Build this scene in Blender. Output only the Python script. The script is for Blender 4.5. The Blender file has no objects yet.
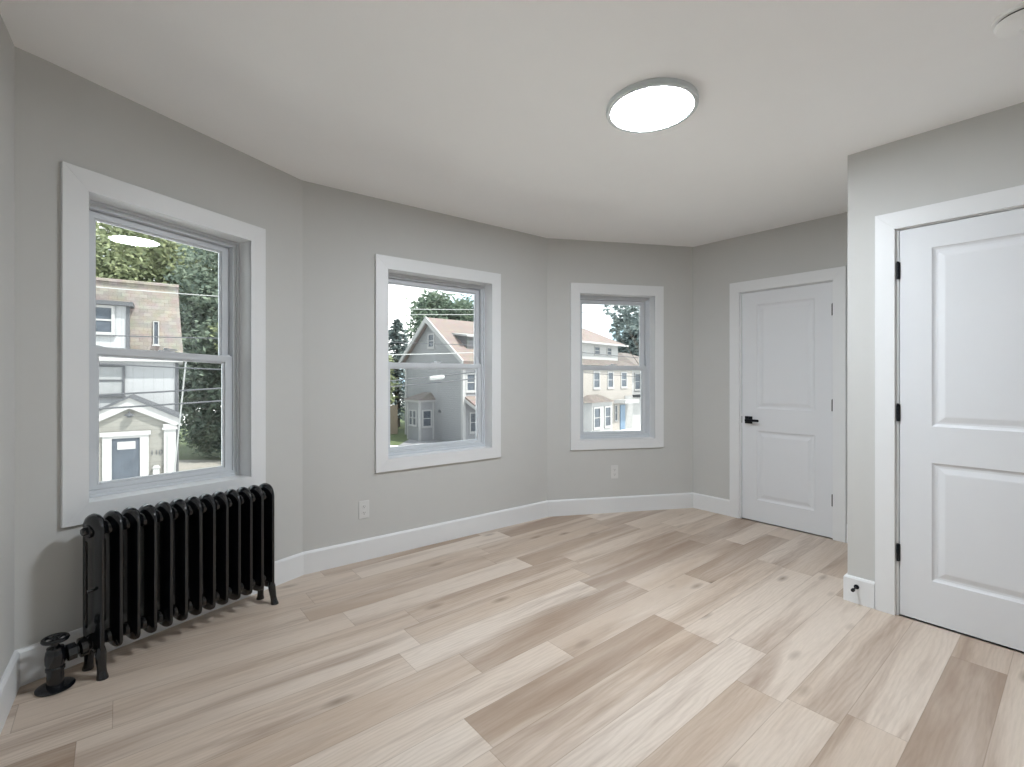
import bpy, bmesh, math, random
from mathutils import Vector, Matrix

# ------------------------------------------------------------------ camera, sky, sun, exposure
SC = bpy.context.scene
COL = SC.collection
EYE = 1.275                       # lens height above the floor
CEIL = 2.537
cam_data = bpy.data.cameras.new('camera')
cam = bpy.data.objects.new('camera', cam_data); COL.objects.link(cam)
cam_data.sensor_fit = 'HORIZONTAL'; cam_data.sensor_width = 36.0
cam_data.lens = 475.0/1024*36.0
cam_data.shift_y = -7.0/1024
cam_data.clip_start = 0.02; cam_data.clip_end = 500
cam.location = (0, 0, EYE); cam.rotation_euler = (math.pi/2, 0, 0)
SC.camera = cam

SC.view_settings.view_transform = 'Standard'
SC.view_settings.look = 'None'
SC.view_settings.gamma = 1.0
SC.view_settings.use_curve_mapping = False
SC.view_settings.exposure = 1.28

LAMP_STRENGTH = 63.0
LAMP_COLOR = (0.865, 0.935, 1.0, 1)
SKY_STRENGTH = 1.5
SUN_STRENGTH = 4.1

SC.cycles.max_bounces = 20; SC.cycles.diffuse_bounces = 16       # a white room: light keeps bouncing

world = bpy.data.worlds.new('sky'); SC.world = world
world.use_nodes = True
nt = world.node_tree; nt.nodes.clear()
wo = nt.nodes.new('ShaderNodeOutputWorld'); bg = nt.nodes.new('ShaderNodeBackground')
tc = nt.nodes.new('ShaderNodeTexCoord'); nz = nt.nodes.new('ShaderNodeTexNoise')
nz.inputs['Scale'].default_value = 3.2; nz.inputs['Detail'].default_value = 6; nz.inputs['Roughness'].default_value = 0.6
rp = nt.nodes.new('ShaderNodeValToRGB')
rp.color_ramp.elements[0].position = 0.40; rp.color_ramp.elements[0].color = (0.17, 0.31, 0.40, 1)
rp.color_ramp.elements[1].position = 0.56; rp.color_ramp.elements[1].color = (1.0, 1.0, 1.0, 1)
nt.links.new(tc.outputs['Generated'], nz.inputs['Vector']); nt.links.new(nz.outputs['Fac'], rp.inputs['Fac'])
nt.links.new(rp.outputs['Color'], bg.inputs['Color']); bg.inputs['Strength'].default_value = SKY_STRENGTH
nt.links.new(bg.outputs['Background'], wo.inputs['Surface'])

sun_data = bpy.data.lights.new('sun', 'SUN'); sun_data.energy = SUN_STRENGTH; sun_data.angle = math.radians(0.6)
sun_data.color = (1.0, 0.96, 0.9)
sun = bpy.data.objects.new('sun', sun_data); COL.objects.link(sun)
sun.rotation_euler = Vector((0.85, -0.30, 1.30)).to_track_quat('Z', 'Y').to_euler()
sun.location = (20, -8, 25)

# ------------------------------------------------------------------ materials
def node_mat(name):
    m = bpy.data.materials.new(name); m.use_nodes = True
    t = m.node_tree
    return m, t, t.nodes['Principled BSDF']

def mat(name, col, rough=0.5, metal=0.0, var=0.03, vscale=8.0, bump=0.0, bscale=120.0, spec=0.5):
    """plain procedural material: base colour with a small noise variation and an optional noise bump"""
    m, t, b = node_mat(name)
    tc = t.nodes.new('ShaderNodeTexCoord'); n = t.nodes.new('ShaderNodeTexNoise')
    n.inputs['Scale'].default_value = vscale; n.inputs['Detail'].default_value = 3
    mx = t.nodes.new('ShaderNodeMix'); mx.data_type = 'RGBA'
    mx.inputs['A'].default_value = (*[max(0, c*(1-var)) for c in col], 1)
    mx.inputs['B'].default_value = (*[min(1, c*(1+var)) for c in col], 1)
    t.links.new(tc.outputs['Object'], n.inputs['Vector']); t.links.new(n.outputs['Fac'], mx.inputs['Factor'])
    t.links.new(mx.outputs['Result'], b.inputs['Base Color'])
    b.inputs['Roughness'].default_value = rough; b.inputs['Metallic'].default_value = metal
    b.inputs['Specular IOR Level'].default_value = spec
    if bump:
        n2 = t.nodes.new('ShaderNodeTexNoise'); n2.inputs['Scale'].default_value = bscale; n2.inputs['Detail'].default_value = 4
        bp = t.nodes.new('ShaderNodeBump'); bp.inputs['Strength'].default_value = bump; bp.inputs['Distance'].default_value = 0.01
        t.links.new(tc.outputs['Object'], n2.inputs['Vector']); t.links.new(n2.outputs['Fac'], bp.inputs['Height'])
        t.links.new(bp.outputs['Normal'], b.inputs['Normal'])
    return m

def siding_mat(name, col, pitch=0.12, axis='Z', dark=0.72):
    """clapboard: narrow shadow lines repeating along one axis"""
    m, t, b = node_mat(name)
    tc = t.nodes.new('ShaderNodeTexCoord'); sp = t.nodes.new('ShaderNodeSeparateXYZ')
    t.links.new(tc.outputs['Object'], sp.inputs[0])
    a = t.nodes.new('ShaderNodeMath'); a.operation = 'DIVIDE'; a.inputs[1].default_value = pitch
    f = t.nodes.new('ShaderNodeMath'); f.operation = 'FRACT'
    t.links.new(sp.outputs[axis], a.inputs[0]); t.links.new(a.outputs[0], f.inputs[0])
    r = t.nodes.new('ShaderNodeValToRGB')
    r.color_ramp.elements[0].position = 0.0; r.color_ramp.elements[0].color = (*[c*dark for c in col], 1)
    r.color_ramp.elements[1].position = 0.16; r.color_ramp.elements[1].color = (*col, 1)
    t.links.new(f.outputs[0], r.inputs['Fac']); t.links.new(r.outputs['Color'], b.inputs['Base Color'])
    bp = t.nodes.new('ShaderNodeBump'); bp.inputs['Strength'].default_value = 0.5; bp.inputs['Distance'].default_value = 0.02
    t.links.new(f.outputs[0], bp.inputs['Height']); t.links.new(bp.outputs['Normal'], b.inputs['Normal'])
    b.inputs['Roughness'].default_value = 0.7
    return m

def shingle_mat(name, c1, c2, scale=2.2):
    m, t, b = node_mat(name)
    tc = t.nodes.new('ShaderNodeTexCoord'); br = t.nodes.new('ShaderNodeTexBrick')
    mp = t.nodes.new('ShaderNodeMapping'); mp.inputs['Rotation'].default_value = (math.pi/2, 0, 0)
    t.links.new(tc.outputs['Object'], mp.inputs[0]); t.links.new(mp.outputs[0], br.inputs['Vector'])
    br.inputs['Color1'].default_value = (*c1, 1); br.inputs['Color2'].default_value = (*c2, 1)
    br.inputs['Mortar'].default_value = (*[c*0.7 for c in c1], 1)
    br.inputs['Scale'].default_value = scale; br.inputs['Mortar Size'].default_value = 0.012
    br.inputs['Brick Width'].default_value = 0.55; br.inputs['Row Height'].default_value = 0.3
    n = t.nodes.new('ShaderNodeTexNoise'); n.inputs['Scale'].default_value = 3.0; n.inputs['Detail'].default_value = 5
    t.links.new(tc.outputs['Object'], n.inputs['Vector'])
    mx = t.nodes.new('ShaderNodeMix'); mx.data_type = 'RGBA'; mx.blend_type = 'MULTIPLY'; mx.inputs['Factor'].default_value = 0.35
    t.links.new(br.outputs['Color'], mx.inputs['A']); t.links.new(n.outputs['Color'], mx.inputs['B'])
    t.links.new(mx.outputs['Result'], b.inputs['Base Color']); b.inputs['Roughness'].default_value = 0.9
    return m

def leaf_mat(name, c1, c2):
    m, t, b = node_mat(name)
    tc = t.nodes.new('ShaderNodeTexCoord'); n = t.nodes.new('ShaderNodeTexNoise')
    n.inputs['Scale'].default_value = 1.1; n.inputs['Detail'].default_value = 6; n.inputs['Roughness'].default_value = 0.75
    r = t.nodes.new('ShaderNodeValToRGB'); r.color_ramp.elements[0].position = 0.38; r.color_ramp.elements[1].position = 0.62
    r.color_ramp.elements[0].color = (*c1, 1); r.color_ramp.elements[1].color = (*c2, 1)
    t.links.new(tc.outputs['Object'], n.inputs['Vector']); t.links.new(n.outputs['Fac'], r.inputs['Fac'])
    d = t.nodes.new('ShaderNodeBsdfDiffuse'); tr = t.nodes.new('ShaderNodeBsdfTranslucent'); ms = t.nodes.new('ShaderNodeMixShader')
    ms.inputs['Fac'].default_value = 0.4
    t.links.new(r.outputs['Color'], d.inputs['Color']); t.links.new(r.outputs['Color'], tr.inputs['Color'])
    t.links.new(d.outputs[0], ms.inputs[1]); t.links.new(tr.outputs[0], ms.inputs[2])
    t.links.new(ms.outputs[0], t.nodes['Material Output'].inputs['Surface'])
    return m

def glass_mat(name, tint=(0.97, 0.985, 0.98)):
    m = bpy.data.materials.new(name); m.use_nodes = True
    t = m.node_tree; t.nodes.clear()
    o = t.nodes.new('ShaderNodeOutputMaterial'); ms = t.nodes.new('ShaderNodeMixShader')
    tr = t.nodes.new('ShaderNodeBsdfTransparent'); tr.inputs['Color'].default_value = (*tint, 1)
    gl = t.nodes.new('ShaderNodeBsdfGlossy'); gl.inputs['Roughness'].default_value = 0.0
    fr = t.nodes.new('ShaderNodeFresnel'); fr.inputs['IOR'].default_value = 1.45
    t.links.new(fr.outputs[0], ms.inputs['Fac']); t.links.new(tr.outputs[0], ms.inputs[1]); t.links.new(gl.outputs[0], ms.inputs[2])
    t.links.new(ms.outputs[0], o.inputs['Surface'])
    return m

def plank_mat():
    m, t, b = node_mat('plank_floor')
    N = t.nodes.new; L = t.links.new
    def math_(op, a, c=None, clamp=False):
        n = N('ShaderNodeMath'); n.operation = op; n.use_clamp = clamp
        for i, v in enumerate((a, c)):
            if v is None: continue
            if isinstance(v, (int, float)): n.inputs[i].default_value = v
            else: L(v, n.inputs[i])
        return n.outputs[0]
    def dot(v, d):
        n = N('ShaderNodeVectorMath'); n.operation = 'DOT_PRODUCT'; L(v, n.inputs[0]); n.inputs[1].default_value = d
        return n.outputs['Value']
    def comb(x, y, z):
        n = N('ShaderNodeCombineXYZ')
        for i, v in enumerate((x, y, z)):
            if isinstance(v, (int, float)): n.inputs[i].default_value = v
            else: L(v, n.inputs[i])
        return n.outputs[0]
    def noise(vec, scale, detail=4, rough=0.55, dist=0.0):
        n = N('ShaderNodeTexNoise'); n.inputs['Scale'].default_value = scale; n.inputs['Detail'].default_value = detail
        n.inputs['Roughness'].default_value = rough; n.inputs['Distortion'].default_value = dist
        L(vec, n.inputs['Vector']); return n.outputs['Fac']
    def ramp(fac, stops):
        n = N('ShaderNodeValToRGB'); cr = n.color_ramp
        while len(cr.elements) < len(stops): cr.elements.new(0.5)
        for e, (p, c) in zip(cr.elements, stops): e.position = p; e.color = (*c, 1) if len(c) == 3 else c
        L(fac, n.inputs['Fac']); return n.outputs['Color']
    def mix(kind, fac, a, c):
        n = N('ShaderNodeMix'); n.data_type = 'RGBA'; n.blend_type = kind
        for k, v in (('Factor', fac), ('A', a), ('B', c)):
            if isinstance(v, (int, float)): n.inputs[k].default_value = v
            elif isinstance(v, tuple): n.inputs[k].default_value = (*v, 1)
            else: L(v, n.inputs[k])
        return n.outputs['Result']
    PW, PL = 0.18, 1.22
    pos = N('ShaderNodeTexCoord').outputs['Object']
    uu = dot(pos, (0.772, 0.636, 0)); vv = dot(pos, (0.636, -0.772, 0))
    vv = math_('ADD', vv, 0.04)
    row = math_('FLOOR', math_('DIVIDE', vv, PW))
    wn = N('ShaderNodeTexWhiteNoise'); wn.noise_dimensions = '1D'; L(row, wn.inputs['W'])
    us = math_('ADD', uu, math_('MULTIPLY', wn.outputs['Value'], 9.7))
    colu = math_('FLOOR', math_('DIVIDE', us, PL))
    wn2 = N('ShaderNodeTexWhiteNoise'); wn2.noise_dimensions = '2D'; L(comb(row, colu, 0), wn2.inputs['Vector'])
    pid = wn2.outputs['Value']
    sp = N('ShaderNodeSeparateColor'); L(wn2.outputs['Color'], sp.inputs[0])
    seed = math_('MULTIPLY', pid, 57.0)
    base = ramp(pid, [(0.0, (0.37, 0.275, 0.21)), (0.22, (0.45, 0.345, 0.265)), (0.45, (0.545, 0.435, 0.345)), (0.7, (0.63, 0.525, 0.435)), (1.0, (0.68, 0.59, 0.51))])
    # wide tonal streaks inside a plank
    s1 = noise(comb(math_('ADD', math_('MULTIPLY', us, 0.8), seed), math_('MULTIPLY', vv, 7.0), seed), 1.0, 3, 0.5, 0.6)
    c = mix('MIX', ramp(s1, [(0.42, (0, 0, 0)), (0.68, (0.55, 0.55, 0.55))]), base, (0.69, 0.60, 0.52))
    s2 = noise(comb(math_('ADD', math_('MULTIPLY', us, 0.75), math_('MULTIPLY', seed, 1.7)), math_('MULTIPLY', vv, 8.5), seed), 1.0, 4, 0.62, 0.35)
    c = mix('MIX', ramp(s2, [(0.48, (0, 0, 0)), (0.74, (0.74, 0.74, 0.74))]), c, (0.275, 0.185, 0.13))
    # cathedral grain
    wv = N('ShaderNodeTexWave'); wv.wave_type = 'BANDS'; wv.bands_direction = 'Y'
    wv.inputs['Scale'].default_value = 7.0; wv.inputs['Distortion'].default_value = 14.0; wv.inputs['Detail'].default_value = 2.0
    wv.inputs['Detail Scale'].default_value = 0.6
    L(comb(math_('ADD', math_('MULTIPLY', us, 0.55), seed), math_('ADD', math_('MULTIPLY', vv, 2.4), seed), 0), wv.inputs['Vector'])
    c = mix('MULTIPLY', math_('MULTIPLY', sp.outputs['Green'], 0.26), c, ramp(wv.outputs['Fac'], [(0.0, (0.62, 0.56, 0.5)), (0.6, (1, 1, 1))]))
    # fine fibre
    s3 = noise(comb(math_('ADD', math_('MULTIPLY', us, 11.0), seed), math_('MULTIPLY', vv, 150.0), 0), 1.0, 3, 0.6)
    c = mix('MULTIPLY', 0.32, c, ramp(s3, [(0.3, (0.72, 0.70, 0.68)), (0.62, (1, 1, 1))]))
    # knots
    vo = N('ShaderNodeTexVoronoi'); vo.inputs['Scale'].default_value = 1.0
    L(comb(math_('ADD', math_('MULTIPLY', us, 1.9), seed), math_('ADD', math_('MULTIPLY', vv, 5.4), seed), 0), vo.inputs['Vector'])
    kn = ramp(vo.outputs['Distance'], [(0.015, (0.85, 0.85, 0.85)), (0.05, (0.5, 0.5, 0.5)), (0.15, (0, 0, 0))])
    c = mix('MIX', kn, c, (0.15, 0.10, 0.065))
    # joints
    fv = math_('FRACT', math_('DIVIDE', vv, PW)); fu = math_('FRACT', math_('DIVIDE', us, PL))
    ev = math_('MINIMUM', fv, math_('SUBTRACT', 1.0, fv)); eu = math_('MINIMUM', fu, math_('SUBTRACT', 1.0, fu))
    gap = math_('MAXIMUM', math_('LESS_THAN', ev, 0.008), math_('LESS_THAN', eu, 0.0012))
    c = mix('MULTIPLY', math_('MULTIPLY', gap, 0.4), c, (0.4, 0.34, 0.28))
    L(c, b.inputs['Base Color'])
    L(math_('ADD', math_('MULTIPLY', s3, 0.16), 0.33), b.inputs['Roughness'])
    b.inputs['Specular IOR Level'].default_value = 0.4
    h = math_('SUBTRACT', math_('MULTIPLY', s3, 0.25), gap)
    bp = N('ShaderNodeBump'); bp.inputs['Strength'].default_value = 0.12; bp.inputs['Distance'].default_value = 0.002
    L(h, bp.inputs['Height']); L(bp.outputs['Normal'], b.inputs['Normal'])
    return m

M = {}
M['floor'] = plank_mat()
M['wall'] = mat('wall_paint', (0.575, 0.575, 0.56), 0.75, var=0.015, bump=0.06, bscale=220)
M['ceiling'] = mat('ceiling_paint', (0.93, 0.93, 0.93), 0.85, var=0.01, bump=0.05, bscale=160)
M['trim'] = mat('trim_paint', (0.78, 0.79, 0.80), 0.38, var=0.01)
M['door'] = mat('door_paint', (0.75, 0.765, 0.79), 0.4, var=0.01, bump=0.0)
M['vinyl'] = mat('vinyl', (0.62, 0.645, 0.675), 0.35, var=0.01)
M['gap'] = mat('dark_gap', (0.06, 0.06, 0.06), 0.9)
M['black'] = mat('black_hardware', (0.007, 0.008, 0.012), 0.5, spec=0.25)
M['iron'] = mat('black_enamelled_iron', (0.0045, 0.0053, 0.007), 0.16, var=0.2, vscale=20, bump=0.04, bscale=70, spec=0.7)
M['plate'] = mat('white_plastic', (0.68, 0.68, 0.67), 0.4)
M['detector'] = mat('white_detector_plastic', (0.92, 0.92, 0.91), 0.45)
M['slot'] = mat('outlet_slot', (0.05, 0.05, 0.05), 0.6)
M['rim'] = mat('lamp_rim', (0.62, 0.66, 0.67), 0.4)
M['glass'] = glass_mat('window_glass')
M['screen_glass'] = mat('house_window_glass', (0.05, 0.06, 0.075), 0.35, var=0.5, vscale=2.5, spec=0.25)
m, t, b = node_mat('lamp_diffuser')
b.inputs['Base Color'].default_value = (0.9, 0.9, 0.9, 1)
b.inputs['Emission Color'].default_value = LAMP_COLOR; b.inputs['Emission Strength'].default_value = LAMP_STRENGTH
M['lamp'] = m

# ------------------------------------------------------------------ mesh helpers
class MB:
    """collects shapes, built as ONE mesh object"""
    def __init__(s): s.bm = bmesh.new()
    def quad(s, *p):
        return s.bm.faces.new([s.bm.verts.new(q) for q in p])
    def poly(s, pts):
        return s.bm.faces.new([s.bm.verts.new(q) for q in pts])
    def box(s, x0, x1, y0, y1, z0, z1):
        v = [s.bm.verts.new((x, y, z)) for x in (x0, x1) for y in (y0, y1) for z in (z0, z1)]
        for f in ((0,1,3,2), (4,6,7,5), (0,4,5,1), (2,3,7,6), (0,2,6,4), (1,5,7,3)):
            s.bm.faces.new([v[i] for i in f])
        return s
    def prism(s, pts, a, c, axis='y'):
        """pts 2D polygon extruded along axis between a and c"""
        def P(p, k):
            return {'y': (p[0], k, p[1]), 'x': (k, p[0], p[1]), 'z': (p[0], p[1], k)}[axis]
        A = [s.bm.verts.new(P(p, a)) for p in pts]; B = [s.bm.verts.new(P(p, c)) for p in pts]
        n = len(pts)
        s.bm.faces.new(A); s.bm.faces.new(B[::-1])
        for i in range(n): s.bm.faces.new([A[i], B[i], B[(i+1) % n], A[(i+1) % n]])
        return s
    def ring(s, outer, inner, y0, y1):
        """rectangular frame in the x-z plane: outer/inner = (x0,x1,z0,z1)"""
        def R(r, y): return [s.bm.verts.new(p) for p in ((r[0], y, r[2]), (r[1], y, r[2]), (r[1], y, r[3]), (r[0], y, r[3]))]
        o0, o1, i0, i1 = R(outer, y0), R(outer, y1), R(inner, y0), R(inner, y1)
        for k in range(4):
            j = (k+1) % 4
            for f in ((o0[k], o0[j], i0[j], i0[k]), (o1[k], i1[k], i1[j], o1[j]), (o0[k], o1[k], o1[j], o0[j]), (i0[k], i0[j], i1[j], i1[k])):
                s.bm.faces.new(f)
        return s
    def lathe(s, prof, c=(0, 0, 0), ax=(0, 0, 1), n=24):
        """prof: list of (radius, height) along axis ax from c"""
        ax = Vector(ax).normalized(); q = Vector((0, 0, 1)).rotation_difference(ax); c = Vector(c)
        rings = []
        for r, h in prof:
            if r < 1e-6: rings.append([s.bm.verts.new(c + q @ Vector((0, 0, h)))])
            else: rings.append([s.bm.verts.new(c + q @ Vector((r*math.cos(2*math.pi*i/n), r*math.sin(2*math.pi*i/n), h))) for i in range(n)])
        for a, b_ in zip(rings, rings[1:]):
            if len(a) == 1 and len(b_) == 1: continue
            for i in range(n):
                j = (i+1) % n
                if len(a) == 1: s.bm.faces.new([a[0], b_[j], b_[i]])
                elif len(b_) == 1: s.bm.faces.new([a[i], a[j], b_[0]])
                else: s.bm.faces.new([a[i], a[j], b_[j], b_[i]])
        for r_ in (rings[0], rings[-1]):
            if len(r_) > 1:
                try: s.bm.faces.new(r_)
                except ValueError: pass
        return s
    def tube(s, pts, rad, n=8, close=False, cap=True):
        pts = [Vector(p) for p in pts]; rads = rad if isinstance(rad, (list, tuple)) else [rad]*len(pts)
        rings = []; N = len(pts); up = None
        for i, p in enumerate(pts):
            a = pts[(i-1) % N] if (close or i) else p; c = pts[(i+1) % N] if (close or i < N-1) else p
            d = (c-a).normalized()
            if up is None: up = Vector((0, 0, 1)) if abs(d.z) < 0.9 else Vector((1, 0, 0))
            x = d.cross(up).normalized(); y = x.cross(d).normalized(); up = y
            rings.append([s.bm.verts.new(p + (x*math.cos(2*math.pi*k/n) + y*math.sin(2*math.pi*k/n))*rads[i]) for k in range(n)])
        for i in range(N if close else N-1):
            a, b_ = rings[i], rings[(i+1) % N]
            for k in range(n): s.bm.faces.new([a[k], a[(k+1) % n], b_[(k+1) % n], b_[k]])
        if cap and not close:
            s.bm.faces.new(rings[0]); s.bm.faces.new(rings[-1][::-1])
        return s
    def sweep(s, path, sec):
        """closed path of (point, x-axis, y-axis); sec = closed 2D section"""
        rings = [[s.bm.verts.new(p + x*a + y*b_) for a, b_ in sec] for p, x, y in path]
        n, N = len(sec), len(rings)
        for i in range(N):
            a, b_ = rings[i], rings[(i+1) % N]
            for k in range(n): s.bm.faces.new([a[k], a[(k+1) % n], b_[(k+1) % n], b_[k]])
        return s
    def build(s, name, material, parent=None, bevel=0.0, smooth=False, matrix=None, seg=2):
        bmesh.ops.recalc_face_normals(s.bm, faces=s.bm.faces[:])
        me = bpy.data.meshes.new(name); s.bm.to_mesh(me); s.bm.free()
        me.materials.append(material)
        o = bpy.data.objects.new(name, me); COL.objects.link(o)
        if smooth:
            for p in me.polygons: p.use_smooth = True
            try: me.set_sharp_from_angle(angle=math.radians(smooth if smooth is not True else 40))
            except Exception: pass
        if parent is not None: o.parent = parent
        if matrix is not None: o.matrix_world = matrix
        if bevel:
            b_ = o.modifiers.new('bevel', 'BEVEL'); b_.width = bevel; b_.segments = seg; b_.limit_method = 'ANGLE'; b_.angle_limit = math.radians(35)
        return o

def tag(o, label=None, cat=None, group=None, kind=None):
    for k, v in (('label', label), ('category', cat), ('group', group), ('kind', kind)):
        if v: o[k] = v
    return o
def empty(name, matrix, **kw):
    o = bpy.data.objects.new(name, None); o.empty_display_size = 0.1; COL.objects.link(o); o.matrix_world = matrix
    return tag(o, **kw)
def struct(o): o['kind'] = 'structure'; return o

# ------------------------------------------------------------------ plan of the room (metres, lens above the origin)
A = Vector((-1.9665, 1.8776)); B = Vector((-1.3496, 3.06)); C = Vector((0.319, 4.332)); D = Vector((1.764, 4.63)); E = Vector((1.917, 2.7137))
dR = Vector((0.636, -0.772)).normalized(); nR = Vector((-dR.y, dR.x))
dL = Vector((0.601, -0.799)).normalized()
F = D + dR*((E-D).dot(dR))
L0 = A + dL*3.49
G = E + dR*1.742
T = 0.20
def frame(P, d, s=0.0, h=0.0):
    """x along the wall (left to right seen from the room), y out of the room, z up"""
    d = Vector(d).normalized(); y = Vector((-d.y, d.x)); p = P + d*s
    return Matrix(((d.x, y.x, 0, p.x), (d.y, y.y, 0, p.y), (0, 0, 1, h), (0, 0, 0, 1)))
def dirn(a, c): return (c-a).normalized()
dAB, dBC, dCD = dirn(A, B), dirn(B, C), dirn(C, D)

def wall(name, P, Q, e0, e1, hole=None, through=True, material='wall', thick=T, depth=0.12):
    """wall with an optional rectangular hole (s0,s1,z0,z1); e0,e1 = extension of the outer face at each end (mitre)"""
    Ln = (Q-P).length; d = dirn(P, Q); mb = MB(); bm = mb.bm
    xs = [0, Ln]; zs = [0, CEIL]
    if hole: xs = [0, hole[0], hole[1], Ln]; zs = sorted({0, hole[2], hole[3], CEIL})
    def vx(x, y, z):
        if y == thick:
            x = {0: -e0, Ln: Ln+e1}.get(x, x)
        return (x, y, z)
    for y in (0, thick):
        for i in range(len(xs)-1):
            for k in range(len(zs)-1):
                if hole and (through or y == 0) and xs[i] == hole[0] and zs[k] >= hole[2] and zs[k+1] <= hole[3]: continue
                n = 6 if (y == 0 and name == 'wall_front_left') else 1
                mb.quad(vx(xs[i], y, zs[k]), vx(xs[i+1], y, zs[k]), vx(xs[i+1], y, zs[k+1]), vx(xs[i], y, zs[k+1]))
    for x in (0, Ln):
        mb.quad(vx(x, 0, 0), vx(x, thick, 0), vx(x, thick, CEIL), vx(x, 0, CEIL))
    for z in (0, CEIL):
        mb.quad(vx(0, 0, z), vx(Ln, 0, z), vx(Ln, thick, z), vx(0, thick, z))
    if hole:
        a, c, z0, z1 = hole; dd = thick if through else depth
        for p, q in (((a, z0), (a, z1)), ((c, z0), (c, z1)), ((a, z1), (c, z1)), ((a, z0), (c, z0))):
            if p[1] == q[1] == 0: continue
            mb.quad((p[0], 0, p[1]), (q[0], 0, q[1]), (q[0], dd, q[1]), (p[0], dd, p[1]))
        if not through: mb.quad((a, dd, z0), (c, dd, z0), (c, dd, z1), (a, dd, z1))
    bmesh.ops.remove_doubles(bm, verts=bm.verts[:], dist=1e-5)
    o = mb.build(name, M[material], matrix=frame(P, d))
    return struct(o)

def mit(d0, d1):
    """mitre extension between two walls d0 -> d1 turning right (concave room corner)"""
    a = math.acos(max(-1, min(1, d0.dot(d1)))); s = 1 if d0.x*d1.y - d0.y*d1.x < 0 else -1
    return s*T*math.tan(a/2)
dW = dirn(E, G); dBk = dirn(G, L0); dLw = dirn(L0, A); dRet = dirn(F, E)
WIN_Z = (0.597, 2.137); IN_Z = (0.686, 2.043); CW = 0.09
WINS = {1: (A, dAB, 0.139, 1.064, 0.034, 0.043), 2: (B, dBC, 0.482, 1.566, 0.027, 0.034), 3: (C, dCD, 0.222, 1.153, 0.029, 0.040)}
JT = 0.012
def whole(k):
    _, _, a, c, _, _ = WINS[k]
    return (a+CW-JT, c-CW+JT, IN_Z[0]-JT, IN_Z[1]+JT)
DOOR1 = (0.469, 1.178, 2.022); DOOR2 = (0.232, 0.994, 2.055)
wall('wall_left', L0, A, mit(dBk, dLw), mit(dLw, dAB))
wall('wall_front_left', A, B, mit(dLw, dAB), mit(dAB, dBC), whole(1))
wall('wall_front', B, C, mit(dAB, dBC), mit(dBC, dCD), whole(2))
wall('wall_front_right', C, D, mit(dBC, dCD), mit(dCD, dR), whole(3))
wall('wall_right', D, F, mit(dCD, dR), 0.2, (DOOR1[0]-0.022, DOOR1[1]+0.006, 0, DOOR1[2]+0.008), through=False)
wall('wall_closet_return', F, E, -0.001, -0.09, thick=0.09)
wall('wall_closet', E, G, -0.13, mit(dW, dBk), (DOOR2[0]-0.020, DOOR2[1]+0.006, 0, DOOR2[2]+0.008), through=False, thick=0.13, depth=0.1)
wall('wall_back', G, L0, mit(dW, dBk), mit(dBk, dLw))

def slab(name, z0, z1, material):
    """floor or ceiling: a fine grid clipped to the outer wall line, then thickened"""
    bm = bmesh.new(); n = 60
    bmesh.ops.create_grid(bm, x_segments=n, y_segments=n, size=4.5, matrix=Matrix.Translation((0.8, 1.8, z0)))
    for P, d in ((A, dLw), (A, dAB), (B, dBC), (C, dCD), (D, dR), (G, dBk)):
        y = Vector((-d.y, d.x)); p = P + y*(T*0.9)
        bmesh.ops.bisect_plane(bm, geom=bm.verts[:]+bm.edges[:]+bm.faces[:], plane_co=(p.x, p.y, 0), plane_no=(y.x, y.y, 0), clear_outer=True)
    r = bmesh.ops.extrude_face_region(bm, geom=bm.faces[:])
    for v in [g for g in r['geom'] if isinstance(g, bmesh.types.BMVert)]: v.co.z = z1
    bmesh.ops.recalc_face_normals(bm, faces=bm.faces[:])
    me = bpy.data.meshes.new(name); bm.to_mesh(me); bm.free(); me.materials.append(M[material])
    o = bpy.data.objects.new(name, me); COL.objects.link(o); return struct(o)
slab('floor', 0.0, -0.18, 'floor')
slab('ceiling', CEIL, CEIL+0.2, 'ceiling')

# ------------------------------------------------------------------ baseboards
BH, BT = 0.145, 0.016
def base(name, P, d, s0, s1, m0=0.0, m1=0.0):
    """m0,m1: how far the room-side face is shortened (+) or lengthened (-) by the mitre"""
    mb = MB()
    prof = [(0, 0), (-BT, 0), (-BT, BH-0.012), (-BT+0.005, BH-0.003), (-BT+0.009, BH), (0, BH)]   # (y, z)
    a = []; c = []
    for y, z in prof:
        k = -y/BT
        a.append(mb.bm.verts.new((s0 + m0*k, y, z))); c.append(mb.bm.verts.new((s1 - m1*k, y, z)))
    n = len(prof)
    for i in range(n): mb.bm.faces.new([a[i], a[(i+1) % n], c[(i+1) % n], c[i]])
    mb.bm.faces.new(a); mb.bm.faces.new(c[::-1])
    return struct(mb.build(name, M['trim'], matrix=frame(P, d)))
def bm_(d0, d1): return mit(d0, d1)*BT/T
LAB, LBC, LCD = (B-A).length, (C-B).length, (D-C).length
base('baseboard_left', L0, dLw, 0, (A-L0).length, 0.016, bm_(dLw, dAB))
base('baseboard_front_left', A, dAB, 0, LAB, bm_(dLw, dAB), bm_(dAB, dBC))
base('baseboard_front', B, dBC, 0, LBC, bm_(dAB, dBC), bm_(dBC, dCD))
base('baseboard_front_right', C, dCD, 0, LCD, bm_(dBC, dCD), bm_(dCD, dR))
base('baseboard_right', D, dR, 0, DOOR1[0]-0.1, bm_(dCD, dR), 0)
base('baseboard_right_corner', D, dR, DOOR1[1]+0.094, (F-D).length, 0, 0.016)
base('baseboard_closet_return', F, dRet, 0, (E-F).length, 0.016, -BT)
base('baseboard_closet', E, dW, 0, DOOR2[0]-0.103, -BT, 0)
base('baseboard_closet_end', E, dW, DOOR2[1]+0.1, (G-E).length, 0, 0.016)
base('baseboard_back', G, dBk, 0, (L0-G).length, 0.016, 0.016)

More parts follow.
